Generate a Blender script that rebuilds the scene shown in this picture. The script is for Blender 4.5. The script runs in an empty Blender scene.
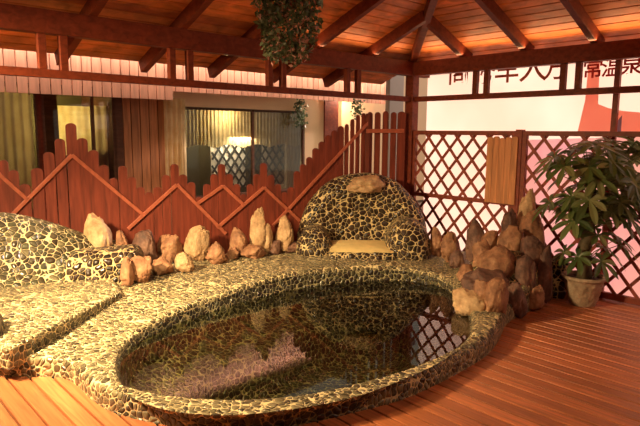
import bpy, bmesh, math, random
from mathutils import Vector, Matrix, noise
random.seed(7)
S = bpy.context.scene
COL = S.collection
V = Vector

# ------------------------------------------------------------------ camera model
H = 1.6; F = 564.2; PITCH = .1429; ROLL = .0075
A = .8204
C = V((1.128, 7.123))                                   # corner post of the pavilion
dR = V((math.cos(A), -math.sin(A))); nR = V((math.sin(A), math.cos(A)))
dL = V((-math.sin(A), -math.cos(A))); nL = V((-math.cos(A), math.sin(A)))
def ray(u, v):
    cr, sr = math.cos(ROLL), math.sin(ROLL); du, dv = u-320, v-213
    uu = du*cr+dv*sr; vv = -du*sr+dv*cr
    c, s = math.cos(PITCH), math.sin(PITCH)
    return V((uu, F*c-vv*s, -F*s-vv*c))
def atz(u, v, z):
    d = ray(u, v); return V((0, 0, H))+d*((z-H)/d.z)
def aty(u, v, y):
    d = ray(u, v); return V((0, 0, H))+d*(y/d.y)
def on_wall(u, v, side, off=0):
    d = ray(u, v); n, w = (nR, dR) if side == 'R' else (nL, dL)
    t = (C.dot(n)+off)/(d.xy.dot(n)); P = d*t
    return (P.xy-C).dot(w), P.z+H
def wp(side, s, off, z):
    n, w = (nR, dR) if side == 'R' else (nL, dL)
    p = C+w*s+n*off
    return V((p.x, p.y, z))

# ------------------------------------------------------------------ materials
def newmat(name):
    m = bpy.data.materials.new(name); m.use_nodes = True
    nt = m.node_tree; b = nt.nodes['Principled BSDF']
    return m, nt, b
def N(nt, t, **k):
    n = nt.nodes.new(t)
    for a, b in k.items(): setattr(n, a, b)
    return n
def mixc(nt, fac, a, b, blend='MIX'):
    n = N(nt, 'ShaderNodeMix', data_type='RGBA', blend_type=blend)
    for i, x in ((0, fac), (6, a), (7, b)):
        if isinstance(x, bpy.types.NodeSocket): nt.links.new(x, n.inputs[i])
        else: n.inputs[i].default_value = x if i == 0 else (*x, 1) if len(x) == 3 else x
    return n.outputs[2]
def ramp(nt, src, stops):
    r = N(nt, 'ShaderNodeValToRGB'); e = r.color_ramp.elements
    while len(e) < len(stops): e.new(.5)
    for el, (p, c) in zip(e, stops):
        el.position = p; el.color = (c, c, c, 1) if isinstance(c, (int, float)) else (*c, 1)
    nt.links.new(src, r.inputs[0]); return r.outputs[0]
def wood(name, col, var=.35, rough=.5, grain=(3, 30, 30), rot=0, bump=.15, spec=.35):
    m, nt, b = newmat(name)
    tc = N(nt, 'ShaderNodeTexCoord')
    m1 = N(nt, 'ShaderNodeMapping'); m1.inputs['Rotation'].default_value = (0, 0, rot)
    m2 = N(nt, 'ShaderNodeMapping'); m2.inputs['Scale'].default_value = grain
    nz = N(nt, 'ShaderNodeTexNoise'); nz.inputs['Scale'].default_value = 1; nz.inputs['Detail'].default_value = 6
    nz.inputs['Distortion'].default_value = .6
    nt.links.new(tc.outputs['Object'], m1.inputs[0]); nt.links.new(m1.outputs[0], m2.inputs[0]); nt.links.new(m2.outputs[0], nz.inputs['Vector'])
    g = N(nt, 'ShaderNodeNewGeometry')
    dark = tuple(c*(1-var) for c in col); light = tuple(min(1, c*(1+var)) for c in col)
    c1 = mixc(nt, ramp(nt, nz.outputs[0], [(.3, 0.), (.7, 1.)]), dark, light)
    c2 = mixc(nt, ramp(nt, g.outputs['Random Per Island'], [(0, 0.), (1, 1.)]), (1-var*.9,)*3, (1+var*.5,)*3)
    out = mixc(nt, 1.0, c1, c2, 'MULTIPLY')
    nt.links.new(out, b.inputs['Base Color'])
    b.inputs['Roughness'].default_value = rough; b.inputs['Specular IOR Level'].default_value = spec
    bp = N(nt, 'ShaderNodeBump'); bp.inputs['Strength'].default_value = bump; bp.inputs['Distance'].default_value = .01
    nt.links.new(nz.outputs[0], bp.inputs['Height']); nt.links.new(bp.outputs[0], b.inputs['Normal'])
    return m
def pebbles(name, scale, cols, mortar, edge=(.05, .11), rough=.38, mrough=.8, wob=.35, bump=.9):
    m, nt, b = newmat(name)
    tc = N(nt, 'ShaderNodeTexCoord')
    nz = N(nt, 'ShaderNodeTexNoise'); nz.inputs['Scale'].default_value = scale*.35; nz.inputs['Detail'].default_value = 2
    nt.links.new(tc.outputs['Object'], nz.inputs['Vector'])
    vm = N(nt, 'ShaderNodeVectorMath', operation='MULTIPLY_ADD')
    nt.links.new(nz.outputs['Color'], vm.inputs[0]); vm.inputs[1].default_value = (wob/scale*4,)*3
    nt.links.new(tc.outputs['Object'], vm.inputs[2])
    mp = N(nt, 'ShaderNodeMapping'); mp.inputs['Scale'].default_value = (1, 1.25, 1); mp.inputs['Rotation'].default_value = (0, 0, .6)
    nt.links.new(vm.outputs[0], mp.inputs[0])
    ve = N(nt, 'ShaderNodeTexVoronoi', feature='DISTANCE_TO_EDGE'); vf = N(nt, 'ShaderNodeTexVoronoi', feature='F1')
    for x in (ve, vf):
        x.inputs['Scale'].default_value = scale; x.inputs['Randomness'].default_value = .85
        nt.links.new(mp.outputs[0], x.inputs['Vector'])
    k1 = N(nt, 'ShaderNodeMath', operation='MULTIPLY_ADD'); nt.links.new(vf.outputs['Distance'], k1.inputs[0]); k1.inputs[1].default_value = .22; k1.inputs[2].default_value = -.11
    k2 = N(nt, 'ShaderNodeMath', operation='MAXIMUM'); nt.links.new(k1.outputs[0], k2.inputs[0]); k2.inputs[1].default_value = 0
    k3 = N(nt, 'ShaderNodeMath', operation='SUBTRACT'); nt.links.new(ve.outputs['Distance'], k3.inputs[0]); nt.links.new(k2.outputs[0], k3.inputs[1])
    k4 = N(nt, 'ShaderNodeMath', operation='ADD'); nt.links.new(k3.outputs[0], k4.inputs[0]); k4.inputs[1].default_value = .03
    ED = k4.outputs[0]
    mask = ramp(nt, ED, [(edge[0], 0.), (edge[1], 1.)])
    sp = N(nt, 'ShaderNodeSeparateColor'); nt.links.new(vf.outputs['Color'], sp.inputs[0])
    pc = ramp(nt, sp.outputs[0], [(i/(len(cols)-1), c) for i, c in enumerate(cols)])
    n2 = N(nt, 'ShaderNodeTexNoise'); n2.inputs['Scale'].default_value = 1.3; n2.inputs['Detail'].default_value = 4
    nt.links.new(tc.outputs['Object'], n2.inputs['Vector'])
    mc = mixc(nt, ramp(nt, n2.outputs[0], [(.35, 0.), (.65, 1.)]), tuple(c*.72 for c in mortar), mortar)
    nt.links.new(mixc(nt, mask, mc, pc), b.inputs['Base Color'])
    rr = N(nt, 'ShaderNodeMapRange'); nt.links.new(mask, rr.inputs[0]); rr.inputs[3].default_value = mrough; rr.inputs[4].default_value = rough
    nt.links.new(rr.outputs[0], b.inputs['Roughness'])
    hh = ramp(nt, ED, [(.03, 0.), (.12, .6), (.22, .85), (.4, 1.)])
    bp = N(nt, 'ShaderNodeBump'); bp.inputs['Strength'].default_value = bump; bp.inputs['Distance'].default_value = .5/scale
    nt.links.new(hh, bp.inputs['Height']); nt.links.new(bp.outputs[0], b.inputs['Normal'])
    return m
def rockmat(name, c1, c2, c3):
    m, nt, b = newmat(name)
    tc = N(nt, 'ShaderNodeTexCoord')
    nz = N(nt, 'ShaderNodeTexNoise'); nz.inputs['Scale'].default_value = 7; nz.inputs['Detail'].default_value = 8; nz.inputs['Roughness'].default_value = .65
    n2 = N(nt, 'ShaderNodeTexNoise'); n2.inputs['Scale'].default_value = 40; n2.inputs['Detail'].default_value = 4
    for x in (nz, n2): nt.links.new(tc.outputs['Object'], x.inputs['Vector'])
    c = ramp(nt, nz.outputs[0], [(.32, c1), (.5, c2), (.68, c3)])
    c = mixc(nt, .35, c, ramp(nt, n2.outputs[0], [(.3, .25), (.7, 1.)]), 'MULTIPLY')
    nt.links.new(c, b.inputs['Base Color']); b.inputs['Roughness'].default_value = .7
    bp = N(nt, 'ShaderNodeBump'); bp.inputs['Strength'].default_value = .6; bp.inputs['Distance'].default_value = .03
    nt.links.new(nz.outputs[0], bp.inputs['Height'])
    b2 = N(nt, 'ShaderNodeBump'); b2.inputs['Strength'].default_value = .4; b2.inputs['Distance'].default_value = .008
    nt.links.new(n2.outputs[0], b2.inputs['Height']); nt.links.new(bp.outputs[0], b2.inputs['Normal']); nt.links.new(b2.outputs[0], b.inputs['Normal'])
    return m
def plain(name, col, rough=.6, noise_=.2, scale=12, metal=0):
    m, nt, b = newmat(name)
    tc = N(nt, 'ShaderNodeTexCoord'); nz = N(nt, 'ShaderNodeTexNoise'); nz.inputs['Scale'].default_value = scale; nz.inputs['Detail'].default_value = 5
    nt.links.new(tc.outputs['Object'], nz.inputs['Vector'])
    nt.links.new(mixc(nt, nz.outputs[0], tuple(c*(1-noise_) for c in col), tuple(min(1, c*(1+noise_)) for c in col)), b.inputs['Base Color'])
    b.inputs['Roughness'].default_value = rough; b.inputs['Metallic'].default_value = metal
    return m
def translucent(name, col, col2=None, trans=.7, scale=1.2):
    m, nt, b = newmat(name); out = nt.nodes['Material Output']; nt.nodes.remove(b)
    tc = N(nt, 'ShaderNodeTexCoord'); nz = N(nt, 'ShaderNodeTexNoise'); nz.inputs['Scale'].default_value = scale; nz.inputs['Detail'].default_value = 3
    nt.links.new(tc.outputs['Object'], nz.inputs['Vector'])
    c = mixc(nt, ramp(nt, nz.outputs[0], [(.35, 0.), (.65, 1.)]), col, col2 or col)
    d = N(nt, 'ShaderNodeBsdfDiffuse'); t = N(nt, 'ShaderNodeBsdfTranslucent'); mx = N(nt, 'ShaderNodeMixShader')
    nt.links.new(c, d.inputs[0]); nt.links.new(c, t.inputs[0]); mx.inputs[0].default_value = trans
    nt.links.new(d.outputs[0], mx.inputs[1]); nt.links.new(t.outputs[0], mx.inputs[2]); nt.links.new(mx.outputs[0], out.inputs[0])
    return m
def leafmat(name, cols):
    m, nt, b = newmat(name)
    g = N(nt, 'ShaderNodeNewGeometry')
    nt.links.new(ramp(nt, g.outputs['Random Per Island'], [(i/(len(cols)-1), c) for i, c in enumerate(cols)]), b.inputs['Base Color'])
    b.inputs['Roughness'].default_value = .38
    out = nt.nodes['Material Output']; t = N(nt, 'ShaderNodeBsdfTranslucent'); mx = N(nt, 'ShaderNodeMixShader'); mx.inputs[0].default_value = .18
    t.inputs[0].default_value = (*cols[-1], 1)
    nt.links.new(b.outputs[0], mx.inputs[1]); nt.links.new(t.outputs[0], mx.inputs[2]); nt.links.new(mx.outputs[0], out.inputs[0])
    return m
def water():
    m, nt, b = newmat('pool_water'); out = nt.nodes['Material Output']; nt.nodes.remove(b)
    tr = N(nt, 'ShaderNodeBsdfTransparent'); tr.inputs[0].default_value = (.84, .86, .68, 1)
    gl = N(nt, 'ShaderNodeBsdfGlossy'); gl.inputs['Roughness'].default_value = .0; gl.inputs[0].default_value = (1, 1, 1, 1)
    fr = N(nt, 'ShaderNodeFresnel'); fr.inputs[0].default_value = 1.47
    tc = N(nt, 'ShaderNodeTexCoord'); nz = N(nt, 'ShaderNodeTexNoise'); nz.inputs['Scale'].default_value = 5; nz.inputs['Detail'].default_value = 2
    nt.links.new(tc.outputs['Object'], nz.inputs['Vector'])
    bp = N(nt, 'ShaderNodeBump'); bp.inputs['Strength'].default_value = .03; bp.inputs['Distance'].default_value = .01
    nt.links.new(nz.outputs[0], bp.inputs['Height'])
    for x in (gl, fr): nt.links.new(bp.outputs[0], x.inputs['Normal'])
    mx = N(nt, 'ShaderNodeMixShader')
    nt.links.new(fr.outputs[0], mx.inputs[0]); nt.links.new(tr.outputs[0], mx.inputs[1]); nt.links.new(gl.outputs[0], mx.inputs[2]); nt.links.new(mx.outputs[0], out.inputs[0])
    return m
def glass():
    m, nt, b = newmat('window_glass'); out = nt.nodes['Material Output']; nt.nodes.remove(b)
    tr = N(nt, 'ShaderNodeBsdfTransparent'); tr.inputs[0].default_value = (.9, .9, .85, 1)
    gl = N(nt, 'ShaderNodeBsdfGlossy'); gl.inputs['Roughness'].default_value = .02
    fr = N(nt, 'ShaderNodeFresnel'); fr.inputs[0].default_value = 1.5
    mx = N(nt, 'ShaderNodeMixShader')
    nt.links.new(fr.outputs[0], mx.inputs[0]); nt.links.new(tr.outputs[0], mx.inputs[1]); nt.links.new(gl.outputs[0], mx.inputs[2]); nt.links.new(mx.outputs[0], out.inputs[0])
    return m

M = {}
M['deck'] = wood('deck_wood', (.50, .155, .058), .3, .42, (2.5, 40, 40), A, .1, .4)
M['beam'] = wood('beam_wood', (.19, .034, .013), .3, .5, (4, 25, 25), 0, .1, .2)
M['ceil'] = wood('ceiling_board_wood', (.66, .19, .052), .36, .5, (5, 5, 22), A, .15)
M['fence'] = wood('fence_wood', (.18, .034, .018), .36, .55, (28, 28, 2.5), 0, .2)
M['trim'] = wood('fence_trim_wood', (.5, .13, .07), .2, .45, (20, 20, 20), 0, .1)
M['lattice'] = wood('lattice_wood', (.26, .05, .025), .25, .5, (15, 15, 15), 0, .1)
M['tan'] = wood('tan_plank_wood', (.5, .2, .08), .3, .55, (25, 25, 2), 0, .15)
M['fascia'] = wood('fascia_wood', (.78, .37, .23), .16, .55, (20, 20, 2), 0, .1)
M['dark'] = wood('dark_siding_wood', (.12, .045, .02), .3, .6, (4, 4, 20), 0, .1)
M['peb'] = pebbles('pebble_mosaic', 23, [(.04, .03, .018), (.11, .088, .045), (.22, .175, .09), (.07, .045, .03), (.29, .23, .12), (.15, .12, .065)], (.82, .62, .33), (.035, .075), rough=.3)
M['pebbig'] = pebbles('pebble_mosaic_large', 18, [(.012, .008, .006), (.05, .03, .018), (.03, .012, .01), (.09, .06, .035)], (.76, .55, .27), (.045, .085), rough=.3)
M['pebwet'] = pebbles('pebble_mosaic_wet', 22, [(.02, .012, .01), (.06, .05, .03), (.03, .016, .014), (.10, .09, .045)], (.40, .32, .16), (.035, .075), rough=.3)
M['peblounge'] = pebbles('pebble_mosaic_lounge', 17, [(.04, .035, .02), (.10, .09, .045), (.05, .03, .015), (.19, .155, .08)], (.82, .64, .36), (.04, .08), rough=.3)
M['mortar'] = plain('mortar', (.72, .52, .22), .85, .2, 14)
M['rtan'] = rockmat('tan_rock', (.36, .19, .09), (.58, .35, .18), (.72, .49, .28))
M['rbrown'] = rockmat('brown_rock', (.16, .065, .032), (.36, .16, .08), (.54, .29, .15))
M['rdark'] = rockmat('dark_rock', (.06, .025, .018), (.17, .075, .05), (.33, .17, .11))
M['banner'] = translucent('banner_fabric', (.95, .70, .60), (.97, .86, .78), .8, .8)
M['bred'] = translucent('banner_red_print', (.86, .48, .42), (.90, .56, .48), .8)
M['bpink'] = translucent('banner_pink_print', (.97, .82, .82), (.92, .74, .86), .8)
M['bblue'] = translucent('banner_blue_print', (.45, .5, .7), None, .8)
M['btext'] = plain('banner_lettering', (.45, .10, .06), .7, .1)
M['btext2'] = plain('banner_lettering_red', (.6, .04, .04), .7, .1)
M['curtain'] = translucent('curtain_fabric', (.62, .46, .29), (.7, .54, .36), .55, 6)
M['valance'] = translucent('valance_fabric', (.9, .74, .44), (.8, .6, .3), .6, 9)
M['leaf'] = leafmat('tree_leaf', [(.03, .06, .018), (.08, .12, .03), (.14, .18, .055), (.30, .28, .12)])
M['ivy'] = leafmat('ivy_leaf', [(.02, .045, .02), (.05, .09, .035), (.11, .15, .06), (.22, .24, .12)])
M['ivyp'] = leafmat('pink_leaf', [(.45, .16, .12), (.6, .28, .2), (.7, .4, .3)])
M['bark'] = rockmat('trunk_bark', (.07, .045, .02), (.12, .08, .035), (.2, .14, .07))
M['pot'] = rockmat('embossed_clay', (.25, .15, .09), (.45, .30, .19), (.6, .44, .3))
M['soil'] = plain('soil', (.06, .035, .02), .9)
M['cream'] = plain('cream_plaster', (.80, .56, .32), .7, .08, 4)
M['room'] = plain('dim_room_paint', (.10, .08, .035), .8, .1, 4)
M['ground'] = plain('garden_soil', (.16, .09, .05), .95, .3, 3)
M['tile'] = plain('roof_covering', (.2, .08, .05), .8, .2, 5)
M['grey'] = plain('grey_metal', (.32, .27, .22), .5, .1, 5)
M['white'] = plain('reflection_white', (.85, .78, .65), .5, .05)  # bright part of the imitated window reflection
M['blackp'] = plain('reflection_black', (.02, .018, .012), .5, .1)  # dark slats of the imitated window reflection
M['bulb'] = None
M['water'] = water(); M['glass'] = glass()

# ------------------------------------------------------------------ mesh helpers
class MB:
    def __init__(s): s.v = []; s.f = []
    def add(s, vs, fs):
        o = len(s.v); s.v += [tuple(x) for x in vs]; s.f += [tuple(i+o for i in f) for f in fs]
    def hexa(s, c, ax, ay, az):                       # centre and three half vectors
        c = V(c); q = [c+ax*i+ay*j+az*k for k in (-1, 1) for j in (-1, 1) for i in (-1, 1)]
        s.add(q, [(0, 2, 3, 1), (4, 5, 7, 6), (0, 1, 5, 4), (2, 6, 7, 3), (0, 4, 6, 2), (1, 3, 7, 5)])
    def bar(s, p, q, w, h, up=V((0, 0, 1))):          # w across, h along up
        p, q = V(p), V(q); d = (q-p); ax = d.normalized(); side = ax.cross(up).normalized(); u2 = side.cross(ax)
        s.hexa((p+q)/2, d/2, side*(w/2), u2*(h/2))
    def prism(s, poly, z0, z1):                       # plan polygon
        n = len(poly)
        s.add([(p[0], p[1], z0) for p in poly]+[(p[0], p[1], z1) for p in poly],
              [tuple(reversed(range(n))), tuple(range(n, 2*n))]+[(i, (i+1) % n, (i+1) % n+n, i+n) for i in range(n)])
    def extrude(s, pts, d):                           # 3D polygon extruded by vector d
        n = len(pts); d = V(d)
        s.add([V(p) for p in pts]+[V(p)+d for p in pts],
              [tuple(reversed(range(n))), tuple(range(n, 2*n))]+[(i, (i+1) % n, (i+1) % n+n, i+n) for i in range(n)])
    def tube(s, pts, rads, k=10, cap=True):
        pts = [V(p) for p in pts]; vs = []; fs = []
        for i, p in enumerate(pts):
            t = (pts[min(i+1, len(pts)-1)]-pts[max(i-1, 0)]).normalized()
            a = V((0, 0, 1)) if abs(t.z) < .9 else V((1, 0, 0))
            x = t.cross(a).normalized(); y = t.cross(x)
            vs += [p+(x*math.cos(2*math.pi*j/k)+y*math.sin(2*math.pi*j/k))*rads[i] for j in range(k)]
        for i in range(len(pts)-1):
            for j in range(k): fs.append((i*k+j, i*k+(j+1) % k, (i+1)*k+(j+1) % k, (i+1)*k+j))
        if cap: fs += [tuple(range(k)), tuple((len(pts)-1)*k+j for j in range(k))]
        s.add(vs, fs)
    def lathe(s, prof, c, k=28):
        vs = [(c[0]+r*math.cos(2*math.pi*j/k), c[1]+r*math.sin(2*math.pi*j/k), c[2]+z) for r, z in prof for j in range(k)]
        n = len(prof); s.add(vs, [(i*k+j, i*k+(j+1) % k, (i+1)*k+(j+1) % k, (i+1)*k+j) for i in range(n-1) for j in range(k)]+[tuple(range(k))])
    def build(s, name, mat, parent=None, smooth=False, bevel=0, origin=None):
        me = bpy.data.meshes.new(name)
        me.from_pydata(s.v, [], s.f); me.validate()
        b = bmesh.new(); b.from_mesh(me); bmesh.ops.delete(b, geom=[q for q in b.verts if not q.link_faces], context='VERTS'); bmesh.ops.recalc_face_normals(b, faces=b.faces); b.to_mesh(me); b.free()
        o = bpy.data.objects.new(name, me); COL.objects.link(o)
        me.materials.append(mat)
        if smooth: me.shade_smooth()
        if bevel:
            m = o.modifiers.new('bevel', 'BEVEL'); m.width = bevel; m.segments = 2; m.limit_method = 'ANGLE'
        if parent is not None: o.parent = parent
        return o
def tag(o, label=None, cat=None, group=None, kind=None):
    if label: o['label'] = label
    if cat: o['category'] = cat
    if group: o['group'] = group
    if kind: o['kind'] = kind
    return o
def thing(name, label, cat, group=None):
    o = bpy.data.objects.new(name, None); COL.objects.link(o); o.empty_display_size = .1
    return tag(o, label, cat, group)
def struct(o): o['kind'] = 'structure'; return o

# ------------------------------------------------------------------ platform, pool
FP = [V((1.09, 7.02)), V((.66, 6.98)), V((-3.95, 4.79))]      # fence line
fn = V((FP[2]-FP[1]).normalized()); fnorm = V((fn.y, -fn.x))   # towards the camera side
if fnorm.y > 0: fnorm = -fnorm
def fdist(x, y): return (V((x, y))-FP[1]).dot(fnorm)
def sm(a, b, x):
    t = max(0, min(1, (x-a)/(b-a))); return t*t*(3-2*t)
def plat(x, y):
    q = fdist(x, y)
    h = .14+.13*(1-sm(.6, 2.2, q))
    d = math.hypot((x-1.85)/.62, (y-5.35)/.62)                   # mound under the rock pile
    h += .34*(1-sm(.1, 1.0, d))
    h += .012*noise.noise(V((x*1.5, y*1.5, 0)))
    return h
OUTPX = [(506, 322), (500, 339), (490, 353), (478, 362), (457, 374), (434, 386), (404, 399.5), (374, 408), (330, 418), (290, 425), (230, 430), (163, 425), (134, 419), (107, 411), (89, 398), (76, 384), (64, 378), (45, 376.6), (0, 376.6)]
outer = [atz(u, v, 0).xy for u, v in OUTPX]
outer = [V((2.16, 5.30)), V((1.95, 4.98))]+outer+[V((-3.3, 3.5)), V((-3.9, 3.6)), V((-3.93, 4.7))]+[FP[2]+fnorm*.06, FP[1]+fnorm*.06, FP[0]+V((0, -.06))]+[C+dR*1.0-nR*.06, C+dR*1.75-nR*.06]
def resample(pts, n, closed=True, smooth=2):
    for _ in range(smooth):
        q = []
        for i in range(len(pts)):
            a, b = pts[i], pts[(i+1) % len(pts)]
            q += [a*.75+b*.25, a*.25+b*.75]
        pts = q
    L = [0]
    m = len(pts)
    for i in range(m): L.append(L[-1]+(pts[(i+1) % m]-pts[i]).length)
    out = []; j = 0
    for k in range(n):
        t = L[-1]*k/n
        while L[j+1] < t: j += 1
        f_ = (t-L[j])/(L[j+1]-L[j]); out.append(pts[j].lerp(pts[(j+1) % m], f_))
    return out
outer = resample(outer, 640)
INPX = [(116, 358), (124, 341), (145, 327), (189, 305), (219, 295), (249, 284), (290, 273), (330, 268), (375, 265), (415, 268), (444, 277), (460, 291), (470, 306), (473, 324), (466, 339), (440, 357), (410, 373), (375, 387), (340, 396), (300, 404), (260, 410), (219, 412), (175, 408), (140, 397), (120, 381)]
inner = []
for u, v in INPX:
    z = .18
    for _ in range(8):
        p = atz(u, v, z); q = fdist(p.x, p.y); z = .14+.13*(1-sm(.6, 2.2, q))
    inner.append(p.xy)
inner = resample(inner, 400)
PC = V((-.12, 4.25))
ang = sorted((math.atan2(p.y-PC.y, p.x-PC.x), (p-PC).length) for p in inner)
def rin(th):
    th = (th+math.pi) % (2*math.pi)-math.pi
    for i in range(len(ang)):
        if ang[i][0] > th:
            a0, r0 = ang[i-1] if i else (ang[-1][0]-2*math.pi, ang[-1][1]); a1, r1 = ang[i]
            return r0+(r1-r0)*(th-a0)/(a1-a0)
    a0, r0 = ang[-1]; a1, r1 = ang[0][0]+2*math.pi, ang[0][1]
    return r0+(r1-r0)*(th-a0)/(a1-a0)
mb = MB(); vs = []; fs = []; NP = len(outer); ST = None; waterring = []
for Po in outer:
    th = math.atan2(Po.y-PC.y, Po.x-PC.x); d = V((math.cos(th), math.sin(th))); r = rin(th)
    Pi = PC+d*r; L = (Po-Pi).length
    R = .06; ri = .045; col = []
    ho = plat(*(Po-d*R)); hi = plat(*(Pi+d*ri))
    col.append((Po.x, Po.y, -.04)); col.append((Po.x, Po.y, (ho-R)*.5))
    for k in range(6):
        a = k/5*math.pi/2; p = Po-d*(R*(1-math.cos(a))); col.append((p.x, p.y, ho-R+R*math.sin(a)))
    for k in range(1, 26):
        p = (Po-d*R).lerp(Pi+d*ri, k/26); col.append((p.x, p.y, plat(*p)))
    for k in range(6):
        a = k/5*math.pi/2; p = Pi+d*(ri*(1-math.sin(a))); col.append((p.x, p.y, hi-ri+ri*math.cos(a)))
    for din, z in ((.015, .08), (.03, .0), (.06, -.08), (.12, -.12), (.26, -.17), (.40, -.20), (.46, -.23), (.50, -.32), (.56, -.5), (.66, -.56), (.85, -.58)):
        p = Pi-d*din; col.append((p.x, p.y, z))
    p = PC+d*(max(r-.85, .1)*.4); col.append((p.x, p.y, -.59))
    vs += col; K = len(col); waterring.append(Pi-d*.012)
KS = K-12
for i in range(NP):
    j = (i+1) % NP
    for k in range(KS-1): fs.append((i*K+k, j*K+k, j*K+k+1, i*K+k+1))
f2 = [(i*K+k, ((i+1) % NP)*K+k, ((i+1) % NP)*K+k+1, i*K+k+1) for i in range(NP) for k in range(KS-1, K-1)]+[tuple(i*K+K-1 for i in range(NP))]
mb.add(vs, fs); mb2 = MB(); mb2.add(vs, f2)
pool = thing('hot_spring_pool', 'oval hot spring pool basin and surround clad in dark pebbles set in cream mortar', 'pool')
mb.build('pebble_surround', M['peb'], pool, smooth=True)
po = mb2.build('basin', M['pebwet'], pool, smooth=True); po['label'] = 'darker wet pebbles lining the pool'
mb = MB(); mb.add([(p.x, p.y, .08) for p in waterring], [tuple(range(NP))])
wt = mb.build('water', M['water'], pool); wt['label'] = 'still clear pool water mirroring the lattice'

# ------------------------------------------------------------------ deck floor
midring = []
for Po in outer:
    th = math.atan2(Po.y-PC.y, Po.x-PC.x); d = V((math.cos(th), math.sin(th)))
    midring.append(Po-d*min(.07, .3*(Po-PC).length))
def inside(p, poly):
    c = False; n = len(poly); x, y = p
    for i in range(n):
        a, b = poly[i], poly[i-1]
        if (a.y > y) != (b.y > y) and x < (b.x-a.x)*(y-a.y)/(b.y-a.y)+a.x: c = not c
    return c
poly = midring[::3]
mb = MB(); W = .112
# deck area: s along dR from the left beam line, t perpendicular (along -nR inward)
for k in range(0, 66):
    t0 = -.02+k*W
    segs = []; cur = None; s = -.55
    smax = 5.2
    while s <= smax:
        p = C+dR*s-nR*(t0+W/2)
        ins = inside(p, poly) or fdist(p.x, p.y) < .05
        if not ins and cur is None: cur = s
        if ins and cur is not None: segs.append((cur, s)); cur = None
        s += .02
    if cur is not None: segs.append((cur, smax))
    for a, b in segs:
        if b-a < .05: continue
        c = C+dR*((a+b)/2)-nR*(t0+W/2)
        mb.hexa((c.x, c.y, -.0125), V((*dR, 0))*((b-a)/2), V((*nR, 0))*((W-.013)/2), V((0, 0, .0125)))
fl = struct(mb.build('floor', M['deck'], bevel=.003))
# soil below the deck, with a hole for the basin, and the garden outside
mb = MB(); vs = []; fs = []
for i, p in enumerate(outer):
    d = (p-PC).normalized(); q = PC+d*14
    a = p-d*.05; vs += [(a.x, a.y, -.06), (q.x, q.y, -.06)]
for i in range(NP):
    j = (i+1) % NP; fs.append((2*i, 2*i+1, 2*j+1, 2*j))
mb.add(vs, fs); gr = mb.build('garden_ground', M['ground']); tag(gr, 'dark bare soil under and around the wooden deck', 'ground', kind='structure')

# ------------------------------------------------------------------ frames, roof
hb = 2.285; BH = .165; TAN = .40
def roofz(inward): return hb+BH+.10+TAN*inward          # underside of the ceiling boards
post = MB()
post.hexa((C.x, C.y, 1.22), V((*dR, 0))*.06, V((*nR, 0))*.06, V((0, 0, 1.22)))
po_ = post.build('corner_post', M['beam'], bevel=.006); tag(po_, 'square reddish wooden post standing in the pavilion corner', 'post')
for side, name, lab, sts, S1 in (('L', 'eave_beam_frame', 'long wooden eave beam with rail and short struts crossing above the pool', [(4.30, 4.15), (3.27, 3.10), (2.23, 2.06), (1.15, .98)], 5.6),
                          ('R', 'eave_beam_frame', 'wooden eave beam with thin rail and struts in front of the banner', [(.89, 1.03), (1.88, 2.03), (2.9, 3.05)], 5.6)):
    t = thing(name, lab, 'beam')
    b = MB(); b.bar(wp(side, .06 if side == 'R' else -.3, 0, hb+BH/2), wp(side, S1, 0, hb+BH/2), .1, BH); b.build('beam', M['beam'], t, bevel=.005)
    zr = 2.005
    b = MB(); b.bar(wp(side, .0 if side == 'R' else -.0, 0, zr), wp(side, S1, 0, zr), .06, .06); b.build('rail', M['beam'], t, bevel=.003)
    for pr in sts:
        for s in pr:
            b = MB(); b.bar(wp(side, s, 0, zr+.03), wp(side, s, 0, hb), .055, .055, V((*dR, 0))); b.build('strut', M['beam'], t, bevel=.003)
# unseen walls added behind the camera to keep ambient light out
for nm, off0, side in (('wall_back_blocker', -6.5, 'L'), ('wall_side_blocker', -6.5, 'R')):
    b = MB(); n_, w_ = (nL, dL) if side == 'L' else (nR, dR)
    c = C+w_*3.2+n_*off0; b.hexa((c.x, c.y, 1.25), V((*w_, 0))*3.3, V((*n_, 0))*.04, V((0, 0, 1.25))); struct(b.build(nm, M['dark']))
SP = 6.4                                                   # roof plan size along each wall
AP = C-nR*SP/2-nL*SP/2                                      # apex
def rp(side, s, inward, dz=0):
    n, w = (nR, dR) if side == 'R' else (nL, dL)
    p = C+w*s-n*inward; return V((p.x, p.y, roofz(inward)+dz))
OH = .76
# ceiling boards parallel to the beams on both slopes
for side, nm in (('L', 'ceiling_left'), ('R', 'ceiling_right')):
    b = MB(); w_ = .105; inn = -OH if side == 'L' else -.30
    while inn < SP/2-.02:
        i1 = min(inn+w_-.012, SP/2)
        a0, a1 = inn, i1
        pts = [rp(side, max(a0, -.30), a0), rp(side, SP-a0, a0), rp(side, SP-a1, a1), rp(side, max(a1, -.30), a1)]
        b.extrude(pts, (0, 0, .02)); inn += w_
    o = b.build('ceiling' if side == 'L' else 'ceiling', M['ceil'], bevel=.002); struct(o)
b = MB()
top = V((AP.x, AP.y, roofz(SP/2)+.03))
b.extrude([rp('L', -.30, -OH, .03), rp('L', SP+OH, -OH, .03), top, rp('L', -.30, -.30, .03)], (0, 0, .03))
b.extrude([rp('R', -.30, -.30, .03), rp('R', SP+.30, -.30, .03), top], (0, 0, .03))
# the two slopes behind the camera
for (c0, c1) in ((C+dR*SP, C+dR*SP+dL*SP), (C+dL*SP, C+dR*SP+dL*SP)):
    e = (c0-AP).normalized()*1.07; e1 = (c1-AP).normalized()*1.07
    pts = [V((*(c0+e), roofz(-OH)+.03)), V((*(c1+e1), roofz(-OH)+.03)), V((AP.x, AP.y, roofz(SP/2)+.03))]
    b.extrude(pts, (0, 0, .03))
rf = b.build('roof_covering', M['tile']); tag(rf, kind='structure'); 
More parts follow.
